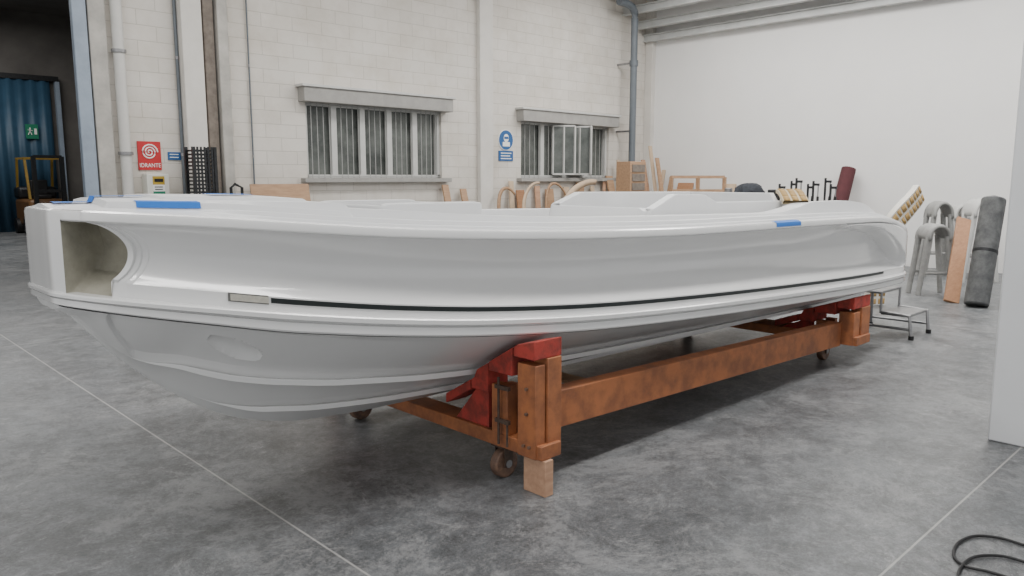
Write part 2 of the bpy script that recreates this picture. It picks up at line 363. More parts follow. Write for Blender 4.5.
MB().sph((cx,VW-.025,cz+r*.2),r*.36,(1,.05,1.15)).b2((cx-r*.5,VW-.028,cz-r*.65),(cx+r*.5,VW-.025,cz-r*.2)).build('head_pictogram',M['signwhite'],t)
MB().b2((cx-r*.3,VW-.03,cz+r*.1),(cx+r*.3,VW-.029,cz+r*.35)).build('visor_mark',M['signblue'],t)
zt_=cz-r*1.1
MB().b2((a.x,VW-.02,b.z),(b.x,VW,zt_)).build('text_plate',M['signblue'],t)
hh=(zt_-b.z)
for k in range(3): MB().b2((cx-r*.75,VW-.024,b.z+hh*(.18+.27*k)),(cx+r*(.75-.2*(k%2)),VW-.02,b.z+hh*(.27+.27*k))).build('print_line',M['signwhite'],t)
# ------------------------------------------------------------------ store beyond
dx1=onY(64,200,27).x
t=thing('sliding_door','tall blue corrugated sliding door in the far store','door',(5,27,0)); mb=MB()
xs=[2.6+.075*k for k in range(int((dx1-2.6)/.075))]
rows=[[(x,27.0+(.03 if k%4 in(0,1) else -.03),z) for k,x in enumerate(xs)] for z in (0,4.5)]
mb.grid(rows).build('corrugated_sheet',M['bluedoor'],t,sharp=20,solid=.01)
MB().b2((2.55,26.95,4.5),(dx1+.1,27.12,4.65)).build('door_lintel',M['darkmet'],t); MB().b2((dx1,26.95,0),(dx1+.12,27.12,4.5)).build('door_post',M['blueframe'],t)
a=onY(25,124,26.9); b=onY(39,139,26.9)
t=thing('exit_sign','green emergency exit sign on the blue door','sign',((a.x+b.x)/2,26.9,b.z))
MB().b2((a.x,26.9,b.z),(b.x,26.93,a.z)).build('sign_plate',M['signgreen'],t)
cx=(a.x+b.x)/2; cz=(a.z+b.z)/2; q=(b.x-a.x)/2
g=MB().cyl((cx-.3*q,26.88,cz+.55*q),(cx-.3*q,26.9,cz+.55*q),.13*q); g.beam((cx-.3*q,26.89,cz+.4*q),(cx-.35*q,26.89,cz-.1*q),.015,.2*q,up=(1,0,0))
g.beam((cx-.3*q,26.89,cz),(cx-.05*q,26.89,cz-.6*q),.015,.12*q,up=(1,0,0)).beam((cx-.35*q,26.89,cz),(cx-.65*q,26.89,cz-.6*q),.015,.12*q,up=(1,0,0)).beam((cx-.65*q,26.89,cz+.3*q),(cx+.1*q,26.89,cz+.15*q),.015,.1*q,up=(1,0,0))
g.build('running_figure',M['signwhite'],t)
MB().b2((cx+.35*q,26.88,cz-.5*q),(cx+.75*q,26.9,cz+.55*q)).build('door_mark',M['signwhite'],t)
fb=at(52,240,22); fx,fy=fb.x,fb.y
t=thing('forklift','yellow and dark forklift parked in the store beyond the doorway','forklift',(fx,fy,0))
MB().b2((fx-.5,fy-.1,.25),(fx+.5,fy+1.6,1.0)).build('body',M['orangeveh'],t,bevel=.08)
MB().b2((fx-.5,fy+1.1,1.0),(fx+.5,fy+1.7,1.35)).build('counterweight',M['darkmet'],t,bevel=.08)
g=MB()
for sx in (-.45,.45): g.beam((fx+sx,fy,1.0),(fx+sx,fy+.3,2.15),.06,.06,up=(0,1,0)).beam((fx+sx,fy+1.4,1.3),(fx+sx,fy+1.2,2.15),.06,.06,up=(0,1,0))
for k in range(6): g.b2((fx-.48,fy+.25+k*.19,2.13),(fx+.48,fy+.31+k*.19,2.18))
g.build('overhead_guard',M['dullyellow'],t)
g=MB()
for sx in (-.35,.35): g.b2((fx+sx-.05,fy-.3,.1),(fx+sx+.05,fy-.18,2.2))
for z in (.3,1.2,2.15): g.b2((fx-.35,fy-.28,z),(fx+.35,fy-.2,z+.08))
g.build('mast',M['darkmet'],t)
for sx in (-.25,.25): MB().b2((fx+sx-.05,fy-1.3,.1),(fx+sx+.05,fy-.3,.14)).b2((fx+sx-.05,fy-.34,.1),(fx+sx+.05,fy-.3,.6)).build('fork',M['darkmet'],t)
for sx in (-.5,.5):
    for yy,r in ((.1,.27),(1.3,.22)): MB().cyl((fx+sx-.09,fy+yy,r),(fx+sx+.09,fy+yy,r),r,seg=20).build('wheel',M['black'],t)
MB().b2((fx-.22,fy+.5,1.0),(fx+.22,fy+.95,1.12)).b2((fx-.22,fy+.9,1.0),(fx+.22,fy+1.0,1.55)).build('seat',M['black'],t,bevel=.03)
# ------------------------------------------------------------------ BOAT
VC=3.6
plan_pts=[(.785,0),(.785,.12),(.788,.19),(.808,.24),(.85,.295),(.92,.365),(1.03,.445),(1.24,.55),(1.6,.675),(2.04,.785),(2.53,.885),(3.19,.965),(4.1,1.01),(5.4,1.02),(6.7,1.02),(7.4,1.0),(7.78,.95),(7.99,.83),(8.07,.6),(8.07,.3),(8.07,0)]
UE=8.07
dense=[]
for i in range(len(plan_pts)-1):
    P0=Vector(plan_pts[max(i-1,0)]);P1=Vector(plan_pts[i]);P2=Vector(plan_pts[i+1]);P3=Vector(plan_pts[min(i+2,len(plan_pts)-1)])
    l01=max((P1-P0).length,1e-4); l12=(P2-P1).length; l23=max((P3-P2).length,1e-4)
    m1=(P2-P0)/(l01+l12)*l12 if i>0 else (P2-P1); m2=(P3-P1)/(l12+l23)*l12 if i<len(plan_pts)-2 else (P2-P1)
    for k in range(16):
        t_=k/16; dense.append((2*t_**3-3*t_**2+1)*P1+(t_**3-2*t_**2+t_)*m1+(-2*t_**3+3*t_**2)*P2+(t_**3-t_**2)*m2)
dense.append(Vector(plan_pts[-1]))
cum=[0]
for i in range(1,len(dense)): cum.append(cum[-1]+(dense[i]-dense[i-1]).length)
LT=cum[-1]
def plan(s):
    s=max(0,min(LT,s)); lo,hi=0,len(cum)-1
    while hi-lo>1:
        m=(lo+hi)//2
        if cum[m]<=s: lo=m
        else: hi=m
    t_=(s-cum[lo])/(cum[hi]-cum[lo]+1e-9); p=dense[lo].lerp(dense[hi],t_)
    def tan(i): a=dense[max(i-1,0)]; b=dense[min(i+1,len(dense)-1)]; return (b-a).normalized()
    T=tan(lo).lerp(tan(hi),t_).normalized()
    return p.x,p.y,-T.y,T.x
def offset_b(off):
    pts=[]
    for i in range(600):
        s=LT*i/599; u,b,nu,nb=plan(s); pts.append((u-off*nu,b-off*nb))
    return pts
def b_at(pts,u):
    best=0
    for i in range(len(pts)-1):
        a,b=pts[i],pts[i+1]
        if (a[0]-u)*(b[0]-u)<=0 and abs(a[0]-b[0])>1e-7: best=max(best,a[1]+(b[1]-a[1])*(u-a[0])/(b[0]-a[0]))
    return best
z_s=interp([(.79,1.452),(1.25,1.420),(1.61,1.387),(2.04,1.350),(2.53,1.322),(3.19,1.295),(4.1,1.274),(5.42,1.262),(6.4,1.25),(6.9,1.24),(7.25,1.21),(7.5,1.165),(7.74,1.10),(7.91,1.02),(8.02,.95),(8.08,.91)])
z_f=interp([(.79,1.155),(1.23,1.086),(1.6,1.027),(2.04,.966),(2.53,.915),(3.19,.866),(4.1,.82),(5.42,.765),(6.7,.725),(8.07,.70)])
fl_h=interp([(.79,.05),(1.2,.066),(1.6,.08),(8.07,.085)])
z_k=interp([(.80,1.075),(.88,1.03),(.96,.93),(1.06,.81),(1.187,.69),(1.32,.58),(1.46,.485),(1.651,.40),(1.93,.334),(2.4,.302),(3,.292),(8.07,.29)])
z_c=interp([(.80,1.49),(1.45,1.480),(2.14,1.450),(2.6,1.415),(3.2,1.385),(3.8,1.37),(4.6,1.355),(5.05,1.345),(5.45,1.34),(5.75,1.365),(6.1,1.41),(6.6,1.41),(7.05,1.38),(7.3,1.325),(7.55,1.24),(7.75,1.15),(7.95,1.04),(8.08,.96)])
boat=thing('boat_hull_moulding','large white unfinished motor boat hull on an orange wooden cradle','boat',(4.2,VC,.29))
def V3(u,b,z,sd): return Vector((u,VC-sd*b,z))
s_corner=.235
def edge_ripple(ds):
    return -.016*(1-sm(.022,.028,ds)) -.007*(1-sm(.048,.054,ds)) -.004*(1-sm(.074,.080,ds))
def side_off(a,s,u,ds):
    D=(.055+.105*sm(.4,2.6,s))*(1-.45*sm(5.6,6.9,u))
    e=math.hypot(max(0,u-6.25)/1.54,(1-a)/1.0) if u>6.25 else 0
    inside=1-sm(.87,.985,e) if u>6.25 else 1
    ex=.045*sm(5.3,6.7,u)*min(1,a*10)
    main=.026+D*math.sin(math.pi*a)**.8+ex*min(1,(1-a)*7)
    bulge=-.004
    o=bulge+(main-bulge)*inside
    return o+edge_ripple(ds)*math.sin(math.pi*a)**.3
def s_start(t):
    t2=t if t<.5 else .5+(t-.5)*.78
    return s_corner+.105+.150*max(0,math.sin(math.pi*t2))**.5
def side_rows(sd):
    NS=400; rows=[]
    top=[(.02,.030),(.004,.024),(0,.014),(0,-.008),(.006,-.014),(.024,-.016)]
    n=30
    def P(s,off,z): u,b,nu,nb=plan(s); return V3(u-off*nu,b-off*nb,z,sd)
    allp=[('top',k) for k in range(6)]+[('a',k) for k in range(1,n)]+[('b',0),('b',1),('b',2)]
    for j in range(NS+1):
        q=(j/NS)**1.8 if j<NS*.6 else None
        if q is None:
            q0=.6**1.8; q=q0+(1-q0)*(j/NS-.6)/.4
        row=[]
        for kind,k in allp:
            tt=0 if kind=='top' else (k/n if kind=='a' else 1)
            ds=(LT-s_start(tt))*q; s=s_start(tt)+ds; u=plan(s)[0]
            zs=z_s(u); zf=z_f(u); fd=sm(7.0,7.5,u)
            if kind=='top': off,z=top[k][0]*(1-.95*fd if k>3 else 1),zs+top[k][1]
            elif kind=='a': a=k/n; off=side_off(a,s,u,ds); z=zs-.016+(zf+.068-zs+.016)*a
            else: off,z=[(.027,zf+.064),(.026,zf+.012),(.022,zf-.004)][k]; off*=(1-.8*sm(7.3,7.8,u))
            row.append(P(s,off,z))
        rows.append(row)
    return rows
FO=offset_b(.016)
fo_u0=min(p[0] for p in FO)
b1=interp([(.80,.0),(.96,.09),(1.07,.13),(1.3,.25),(1.7,.37),(2.2,.44),(3,.48),(8.07,.5)])
b2=interp([(.80,.0),(1.2,.02),(1.43,.07),(1.85,.165),(2.4,.20),(3.2,.22),(8.07,.22)])
def zp(b,u,bf=None):
    if bf is None: bf=b_at(FO,u)
    zf=z_f(u)-fl_h(u)-.006; zk=z_k(u); x=min(1,b/max(bf,.01))
    pw=1+1.0*(1-sm(.85,1.25,u))
    return zk+(zf-zk)*x**pw-.006*math.sin(math.pi*x)
def bottom_rows(sd):
    rows=[]; N=420
    for j in range(N+1):
        u=fo_u0+.0015+(UE-.03-fo_u0-.0015)*(j/N)**1.9
        bf=b_at(FO,u); B1=min(b1(u),bf*.62); B2=min(b2(u),bf*.3,B1*.5)
        r1=sm(1.02,1.35,u); r2=sm(1.34,1.68,u); h1=.026*r1; h2=.024*r2; L1=.030*r1; L2=.028*r2; row=[]
        def pt(b,dz=0):
            z=zp(b,u,bf)+dz; r=((u-1.40)/.115)**2+((b-.43)/.050)**2
            if r<1: z+=.044*(1-r)**.45
            x=(b-B1)/max(bf-B1,.01)
            ua=.925+.16*(1-x)**1.8
            edge=min(1,(1-x)*9)*min(1,x*9) if 0<=x<=1 else 0
            z+=.024*sm(ua,ua+.016,u)*(1-sm(1.25,2.4,u))*edge
            return V3(u,b,z,sd)
        for k in range(36): row.append(pt(bf+(B1-bf)*k/35))
        z1=zp(B1,u,bf); z2=zp(B2,u,bf); g1=B2+.05*r2
        row+=[V3(u,B1+L1,z1+.002*r1,sd),V3(u,B1+L1*.97,z1-h1,sd)]
        u1b=B1-.012*r1
        row+=[V3(u,u1b,zp(u1b,u,bf)+.016*r1,sd)]
        bs=u1b; zs_=zp(u1b,u,bf)+.016*r1; zg=zp(g1,u,bf)
        for k in range(1,9):
            t_=k/8; sag=.008*r1*math.sin(math.pi*t_)
            row.append(V3(u,bs+(g1-bs)*t_,zs_+(zg-zs_)*t_+sag,sd))
        row+=[pt(B2)]
        row+=[V3(u,B2+L2,z2+.002*r2,sd),V3(u,B2+L2*.97,z2-h2,sd)]
        u2b=max(0,B2-.012*r2); row+=[V3(u,u2b,zp(u2b,u,bf)+.012*r2,sd)]
        bs=u2b; zs_=zp(u2b,u,bf)+.012*r2; zk=z_k(u)
        for k in range(1,7): t_=k/6; row.append(V3(u,bs*(1-t_),zs_+(zk-zs_)*t_,sd))
        rows.append(row)
    zt=z_f(.79)-fl_h(.79)-.004
    rows.insert(0,[Vector((fo_u0-.001,p.y,zt)) for p in rows[0]])
    return rows
tops=MB(); bot=MB(); flg=MB()
for sd in (1,-1):
    tops.grid(side_rows(sd))
    br=bottom_rows(sd); bot.grid(br)
    bot.grid([br[-1],[Vector((UE-.012,p.y,z_f(7.9)-.03)) for p in br[-1]]])
    sec=[(.03,.006),(-.006,.003),(-.012,-.003),(-.012,-.28),(-.006,-.34),(.012,-.37),(.012,-.43),(-.002,-.47),(-.004,-.9),(.002,-1),(.022,-1.09),(.05,-1.10)]
    rows=[]
    for j in range(301):
        s=LT*(j/300); u,b,nu,nb=plan(s); zf=z_f(u); h=fl_h(u)
        rows.append([V3(u-o_*nu,max(0,b-o_*nb),zf+(dz if abs(dz)<.01 else dz*h),sd) for o_,dz in sec])
    flg.grid(rows)
tops.build('hull_side',M['gel'],boat,weld=True,sharp=24)
bot.build('hull_bottom',M['gelbottom'],boat,weld=True,sharp=14)
flg.build('chine_flange',M['gel'],boat,weld=True,sharp=30)
bf_=MB(); ra=[]
nbf=30
for j in range(-nbf,nbf+1):
    s=abs(j)/nbf*(s_corner+.02); sd=1 if j>=0 else -1; u,b,nu,nb=plan(s); zs=z_s(u); zf=z_f(u)
    ra.append([V3(u-o_*nu,b-o_*nb,z,sd) for o_,z in [(.02,zs+.03),(.004,zs+.024),(0,zs+.012),(0,(zs+zf)/2),(0,zf-.002)]])
bf_.grid(ra); bf_.build('bow_face',M['gel'],boat,weld=True)
for sd in (1,-1):
    rs=MB(); rows=[]; n=30; NQ=46
    for j in range(NQ+1):
        q=j/NQ; row=[]
        for k in range(n+1):
            a=k/n; s0=s_corner+.02; s1=s_start(a); s=s0+(s1-s0)*q; u,b,nu,nb=plan(s)
            u1=plan(s1)[0]; oe=side_off(min(max(a,.02),.98),s1,u1,0) if 0<k<n else .024
            base=oe*min(1,q*6)
            e=min(1,min(q,1-q)*18); ea=min(1,min(a,1-a)*18)
            dp=base+.150*(e**.4)*(ea**.4)*(1-.30*q)
            zs=z_s(u)-.016; zf=z_f(u)+.0
            row.append(V3(u-dp*nu,b-dp*nb,zs+(zf+.066*(1 if k<n else .0)-zs)*a,sd))
        rows.append(row)
    rs.grid(rows); rs.build('bow_recess',M['raw'],boat,weld=True,sharp=45)
    cp=MB(); rows=[]
    for j in range(21):
        s=s_corner+(s_start(0)-s_corner+.01)*j/20; u,b,nu,nb=plan(s); zs=z_s(u)
        rows.append([V3(u-o_*nu,b-o_*nb,z,sd) for o_,z in [(.03,zs+.03),(.004,zs+.024),(0,zs+.014),(0,zs-.008),(.006,zs-.014),(.03,zs-.018)]])
    cp.grid(rows).build('gunwale_corner',M['gel'],boat,weld=True)
for sd in (1,-1):
    def band(u0,u1,dz0,dz1,o1):
        mb=MB(); ss=[s for s in [LT*i/900 for i in range(901)] if u0<=plan(s)[0]<=u1 and plan(s)[1]>.3]
        rows=[]
        for s in ss:
            u,b,nu,nb=plan(s); zf=z_f(u); rows.append([V3(u-o_*nu,b-o_*nb,zf+dz,sd) for o_,dz in [(.035,dz1),(o1,dz1),(o1,dz0),(.035,dz0)]])
        return mb.grid(rows)
    band(1.475,7.15,.036,.058,.0225).build('side_profile_strip',M['blackline'],boat)
    band(1.31,1.475,.029,.066,.0225).build('slot_outline',M['groove'],boat)
    band(1.325,1.470,.034,.061,.0205).build('bare_patch',M['patch'],boat)
DO=offset_b(.02); d_u0=min(p[0] for p in DO)
UA,UB=2.25,6.15
def dz(x,u,bo):
    w=min(.27,bo*.85); r=max(0,min(1,x/w)); zs=z_s(u)+.03; zc=z_c(u)
    step=sm(1.2,1.6,u)*(1-sm(7.0,7.6,u))
    lin=zs+(zc-zs)*(1-(1-r)**1.3)
    st=zs+.004*r+.012*ls(.13,.15,r)+.020*ls(.38,.40,r)+(zc-zs-.036)*ls(.70,.73,r)
    return lin*(1-step)+st*step
def fore(x,u,bo):
    cr=.008*(sm(.3,1,x/max(bo,.01)))*(1-sm(1.6,2.25,u))
    pan=.024*ls(.155,.161,x)*ls(.98,.99,u)*(1-ls(1.9,1.92,u))
    pan2=.014*ls(.26,.265,x)*ls(1.2,1.21,u)*(1-ls(1.75,1.77,u))
    return cr+pan+pan2
def brk(bo,wid):
    w=min(.27,bo*.85); br=sorted([0,.13*w,.15*w,.38*w,.40*w,.155,.161,.70*w,.73*w,.26,.265]); 
    br=[min(v,wid) for v in br]+[wid]; X=[0.0]
    for a,b in zip(br,br[1:]):
        for k in (1,2,3): X.append(a+(b-a)*k/3)
    return X
dk=MB(); lin=MB()
def b_in(u,bo):
    m=max(0,bo-.335)
    e1=max(0,min(1,(u-UA)/.45)); e2=max(0,min(1,(UB-u)/.25))
    return m*(1-(1-e1)**4)**.5*(1-(1-e2)**4)**.5
for sd in (1,-1):
    rows=[];N=160
    for j in range(N+1):
        u=d_u0+.001+(UA-d_u0-.001)*(j/N)**1.3; bo=b_at(DO,u)
        rows.append([V3(u,max(0,bo-x),dz(x,u,bo)+fore(x,u,bo),sd) for x in brk(bo,bo)])
    u=d_u0; rows.insert(0,[Vector((u-.004,p.y,z_s(.79)+.022)) for p in rows[0]])
    dk.grid(rows); rows=[];inn=[];N=160
    for j in range(N+1):
        u=UA+(UB-UA)*(.5-.5*math.cos(math.pi*j/N)); bo=b_at(DO,u); bi=b_in(u,bo)
        r=[V3(u,max(0,bo-x),dz(x,u,bo),sd) for x in brk(bo,bo-bi)]
        rows.append(r); z=dz(bo-bi,u,bo)
        inn.append([V3(u,bi,z,sd),V3(u,max(0,bi-.008),z-.003,sd),V3(u,max(0,bi-.012),z-.02,sd),V3(u,max(0,bi-.03),1.1,sd),V3(u,max(0,bi-.05),.82,sd),V3(u,max(0,bi-.10),.78,sd),V3(u,0,.78,sd)])
    dk.grid(rows); lin.grid(inn); rows=[];N=80
    for j in range(N+1):
        u=UB+(UE-.023-UB)*(j/N)**.8; bo=b_at(DO,u)
        rows.append([V3(u,max(0,bo-x),dz(x,u,bo)-.05*sm(.42,.46,x)*sm(6.2,6.25,u)*(1-sm(7.2,7.25,u)),sd) for x in brk(bo,bo)])
    dk.grid(rows)
dk.build('deck',M['deck'],boat,weld=True,sharp=14)
lin.build('cockpit_liner',M['deck'],boat,weld=True,sharp=30)
def ring(name,u0,u1,hb,vc,zt,base,rad,thick=.045,flare=.05,rake=0):
    pts=[]
    for cxs,cys,a0 in ((u1-rad,hb-rad,0),(u0+rad,hb-rad,90),(u0+rad,-hb+rad,180),(u1-rad,-hb+rad,270)):
        for k in range(7):
            a=math.radians(a0+k*90/6); pts.append((cxs+rad*math.cos(a),cys+rad*math.sin(a),math.cos(a),math.sin(a)))
    full=[]
    for i in range(len(pts)):
        p,q=pts[i],pts[(i+1)%len(pts)]; L=math.hypot(q[0]-p[0],q[1]-p[1]); n=max(1,int(L/.04))
        for k in range(n): full.append(tuple(p[m]+(q[m]-p[m])*k/n for m in range(4)))
    full.append(full[0]); rows=[]
    for x,y,nx,ny in full:
        z=zt(x,y); l=math.hypot(nx,ny) or 1; nx/=l; ny/=l; rk=rake*max(0,-nx)
        rows.append([Vector((x+nx*o_-(rk if i<1 else 0),vc+y+ny*o_,zz)) for i,(o_,zz) in enumerate([(flare,base),(.0,z-.006),(-.003,z),(-thick+.003,z),(-thick,z-.004),(-thick-.02,base)])])
    return MB().grid(rows).build(name,M['deck'],boat,weld=True,sharp=14)
zh=lin_i([(4.2,1.40),(4.50,1.495),(6.05,1.478)])
zh2=lin_i([(4.2,1.38),(4.50,1.490),(4.85,1.484),(5.02,1.425),(6.05,1.415)])
ring('helm_coaming',4.2,6.05,.46,VC-.10,lambda x,y:zh2(x) if y<-.38 else zh(x),.79,.05,.07,.09,.1)
zq=lin_i([(2.3,1.452),(2.4,1.468),(3.0,1.464),(3.05,1.45)])
ring('forward_seat_coaming',2.32,3.05,.34,VC+.14,lambda x,y:zq(x),.79,.03,.05)
MB().b2((4.8,3.25,.79),(5.1,3.85,1.36)).build('seat_box',M['deck'],boat,bevel=.01)
MB().b2((3.25,4.0,.79),(3.5,4.25,1.36)).build('locker_box',M['deck'],boat,bevel=.01)
def tapex(u0,u1,x0,x1,sd,lift=.004):
    rows=[]
    for j in range(61):
        u=u0+(u1-u0)*j/60; bo=b_at(DO,u); r=[]
        xs_=sorted({x0,x1}|{v for v in (.155,.161) if x0<v<x1}|{x0+(x1-x0)*k/6 for k in range(7)})
        for x in xs_: r.append(V3(u,bo-x+.002,dz(max(x,0),u,bo)+lift+(fore(x,u,bo) if u<2.25 else 0),sd))
        if rows and len(r)!=len(rows[0]): r=r[:len(rows[0])]
        rows.append(r)
    MB().grid(rows).build('masking_tape',M['bluetape'],boat)
def tapeb(u0,u1,b0,b1_,sd,lift=.005):
    rows=[]
    for j in range(31):
        u=u0+(u1-u0)*j/30; bo=b_at(DO,u); r=[]
        for k in range(7):
            b=min(bo,b0+(b1_-b0)*k/6); x=bo-b; r.append(V3(u,b,dz(max(x,0),u,bo)+lift+(fore(x,u,bo) if u<2.25 else 0),sd))
        rows.append(r)
    MB().grid(rows).build('masking_tape',M['bluetape'],boat)
tapeb(.84,1.19,.0,.07,1,.007); tapex(1.08,1.30,.150,.20,1); tapeb(1.42,1.62,.12,.22,1,.007)
rows=[]
for j in range(31):
    u=5.05+.37*j/30
    b=b_at(DO,u)+.0215; z=z_s(u); rows.append([V3(u,b-.045,z+.037,1),V3(u,b-.02,z+.034,1),V3(u,b-.004,z+.026,1),V3(u,b,z+.014,1),V3(u,b,z-.004,1)])
MB().grid(rows).build('masking_tape',M['bluetape'],boat)
def lattice(name,label,path,width,W,loc,m1,m2,cells=5,lanes=3,thick=.05,toward=None):
    t=thing(name,label,'boat part',loc); W=[Vector(w).normalized() for w in (W if isinstance(W,list) else [W]*len(path))]
    n=len(path)
    def frame_(i):
        T=(path[min(i+1,n-1)]-path[max(i-1,0)]).normalized(); N=T.cross(W[i]).normalized()
        if N.dot(toward)<0: N=-N
        return N
    rows=[]
    for i,(p,w) in enumerate(zip(path,W)):
        N=frame_(i); rows.append([p-w*width/2+N*thick/2,p+w*width/2+N*thick/2,p+w*width/2-N*thick/2,p-w*width/2-N*thick/2,p-w*width/2+N*thick/2])
    MB().grid(rows).build('moulded_body',m1,t,weld=True)
    g=MB()
    for c_ in range(cells):
        i0=round(c_*(n-1)/cells+.12*(n-1)/cells*1.0); i1=round((c_+1)*(n-1)/cells-.12*(n-1)/cells)
        if i1<=i0: i1=i0+1
        for l_ in range(lanes):
            a0=-.5+(l_+.14)/lanes; a1=-.5+(l_+.86)/lanes; rr=[]
            for i in range(i0,i1+1): N=frame_(i); rr.append([path[i]+W[i]*width*a0+N*(thick/2+.004),path[i]+W[i]*width*a1+N*(thick/2+.004)])
            g.grid(rr)
    g.build('foam_panels',m2,t,solid=.003,soff=0); return t
TC=Vector((-.7,-.7,.2))
pth=[Vector((5.98+.26*k/12,2.90+.20*k/12,1.405+.085*math.sin(1.5*k/12))) for k in range(13)]
lattice('foam_core_part','small tan curved foam lattice part lying in the aft cockpit',pth,.20,(-.5,.6,0),(6.1,3.0,1.40),M['cream'],M['foam'],4,3,.03,TC)
# ------------------------------------------------------------------ CRADLE
cr=thing('boat_cradle','orange wooden boat cradle on castors with red padded supports','cradle',(4.6,VC,0))
def frame(u,thick,front):
    uc0,uc1=u-thick/2,u+thick/2
    MB().b2((uc0,2.56,.19),(uc1,4.64,.265)).build('cross_beam',M['orange'],cr,bevel=.005)
    for sd in (1,-1):
        f=lambda b:VC-sd*b
        bfm=b_at(FO,u)-.01; sl=(zp(bfm,u)-zp(bfm-.1,u))/.1
        def hz(b): return zp(min(b,bfm),u)-.035*(b<.56)+max(0,b-bfm)*sl*.4
        MB().b2((uc0-.01,f(1.01),.19),(uc0+thick*.40,f(.88),hz(.86)-.11)).build('post',M['orange'],cr,bevel=.004)
        MB().b2((uc0+thick*.46,f(1.02),.19),(uc1+.02,f(.92),hz(.86)-.08)).build('post',M['orange'],cr,bevel=.004)
        MB().b2((uc0-.005,f(.80),.265),(uc0+.065,f(.68),hz(.66)-.14)).build('post',M['orange'],cr,bevel=.004)
        MB().b2((uc1-.03,f(.74),.265),(uc1+.02,f(.65),hz(.62)-.14)).build('post',M['orange'],cr,bevel=.004)
        def pad(ba,bb,th,x0,x1,nm='red_pad',flat=False):
            n=6
            top=[(x0,f(ba+(bb-ba)*k/n),hz(ba+(bb-ba)*k/n)-.030) for k in range(n+1)]
            zb=min(p[2] for p in top)-th
            lo=[(x0,f(bb),zb),(x0,f(ba),zb)] if flat else [(x0,p[1],p[2]-th) for p in top][::-1]
            return MB().prism(top+lo,(x1-x0,0,0)).build(nm,M['red'],cr,bevel=.005)
        pad(1.01,.86,.050,uc0-.02,uc1+.03,flat=True)
        pad(.85,.67,.045,uc0-.02,uc1+.01,flat=True)
        pad(.655,.52,.050,uc0-.01,uc1-.01,flat=True)
        pad(.51,.30,.055,uc0-.01,uc1-.01)
        MB().prism([(uc0+.02,f(.63),.267),(uc0+.02,f(.63),zp(.52,u)-.12),(uc0+.02,f(.53),zp(.52,u)-.12),(uc0+.02,f(.36),.267)],(.06,0,0)).build('gusset',M['red'],cr)
        cv=f(.70); cu=u-.01; R_=.08
        k=MB().b2((cu-.05,cv-.05,.175),(cu+.05,cv+.05,.19)).b2((cu-.03,cv-.040,.065),(cu+.03,cv-.034,.18)).b2((cu-.03,cv+.034,.065),(cu+.03,cv+.040,.18)).build('castor_fork',M['rustmet'],cr)
        MB().cyl((cu,cv-.028,R_),(cu,cv+.028,R_),R_,seg=28).build('wheel',M['rust'],k,bevel=.008)
        MB().cyl((cu,cv-.043,R_),(cu,cv+.043,R_),.022,seg=12).build('axle',M['steel'],k)
frame(2.75,.15,True); frame(6.66,.28,False)
for sd in (1,-1):
    y=VC-sd*.86
    MB().beam((2.84,y,.378),(6.51,y,.280),.10,.205).build('long_beam',M['orange'],cr,bevel=.006)
MB().b2((3.72,2.80,.27),(3.86,4.40,.245)).build('tie_plank',M['ply'],cr,bevel=.004)
g=MB().cyl((2.645,2.84,.22),(2.645,2.84,.58),.007,seg=10).b2((2.635,2.76,.52),(2.655,2.86,.54)).b2((2.635,2.76,.34),(2.655,2.86,.36)).cyl((2.645,2.775,.22),(2.645,2.775,.36),.006,seg=8)
g.build('screw_clamp',M['rustmet'],cr)
for (yy,zz) in ((2.63,.25),(2.67,.25),(2.65,.42),(2.65,.55)): MB().cyl((2.665,yy,zz),(2.652,yy,zz),.009,seg=6).build('bolt',M['rust'],cr)
tag(MB().b2((2.69,2.545,0),(2.75,2.70,.188)).build('wooden_block',M['pale'],loc=(2.715,2.62,0),bevel=.003),'pale upright plywood piece under the near front post of the cradle','block')
tag(MB().b2((2.69,4.50,0),(2.75,4.655,.188)).build('wooden_block',M['pale'],loc=(2.715,4.58,0),bevel=.003),'pale upright plywood piece under the far front post of the cradle','block')
# ------------------------------------------------------------------ right side clutter
def stepframe(x,y,w,d,steps,label):
    t=thing('step_stool',label,'step stool',(x,y,0))
    for k,h in enumerate(steps):
        yy=y-k*d
        MB().b2((x-w/2,yy-d/2,h-.03),(x+w/2,yy+d/2,h)).build('tread',M['steel'],t,bevel=.008)
    for sx in (-w/2,w/2):
        MB().tube([(x+sx,y+d/2,.0),(x+sx,y+d/2,steps[0]-.015),(x+sx,y-d/2,steps[0]-.015),(x+sx,y-d/2,steps[1]),(x+sx,y-1.5*d,steps[1]-.015),(x+sx,y-1.6*d,.0)],.019,8).build('side_rail',M['steel'],t)
        MB().tube([(x+sx,y+d/2,.10),(x+sx,y-1.55*d,.10)],.013,8).build('brace',M['steel'],t)
        for yy in (y-1.6*d,y+d/2): MB().cyl((x+sx,yy,0),(x+sx,yy,.04),.026).build('rubber_foot',M['black'],t)
stepframe(8.34,3.10,.50,.28,(.46,.25),'grey tubular two-step stool behind the stern of the boat')
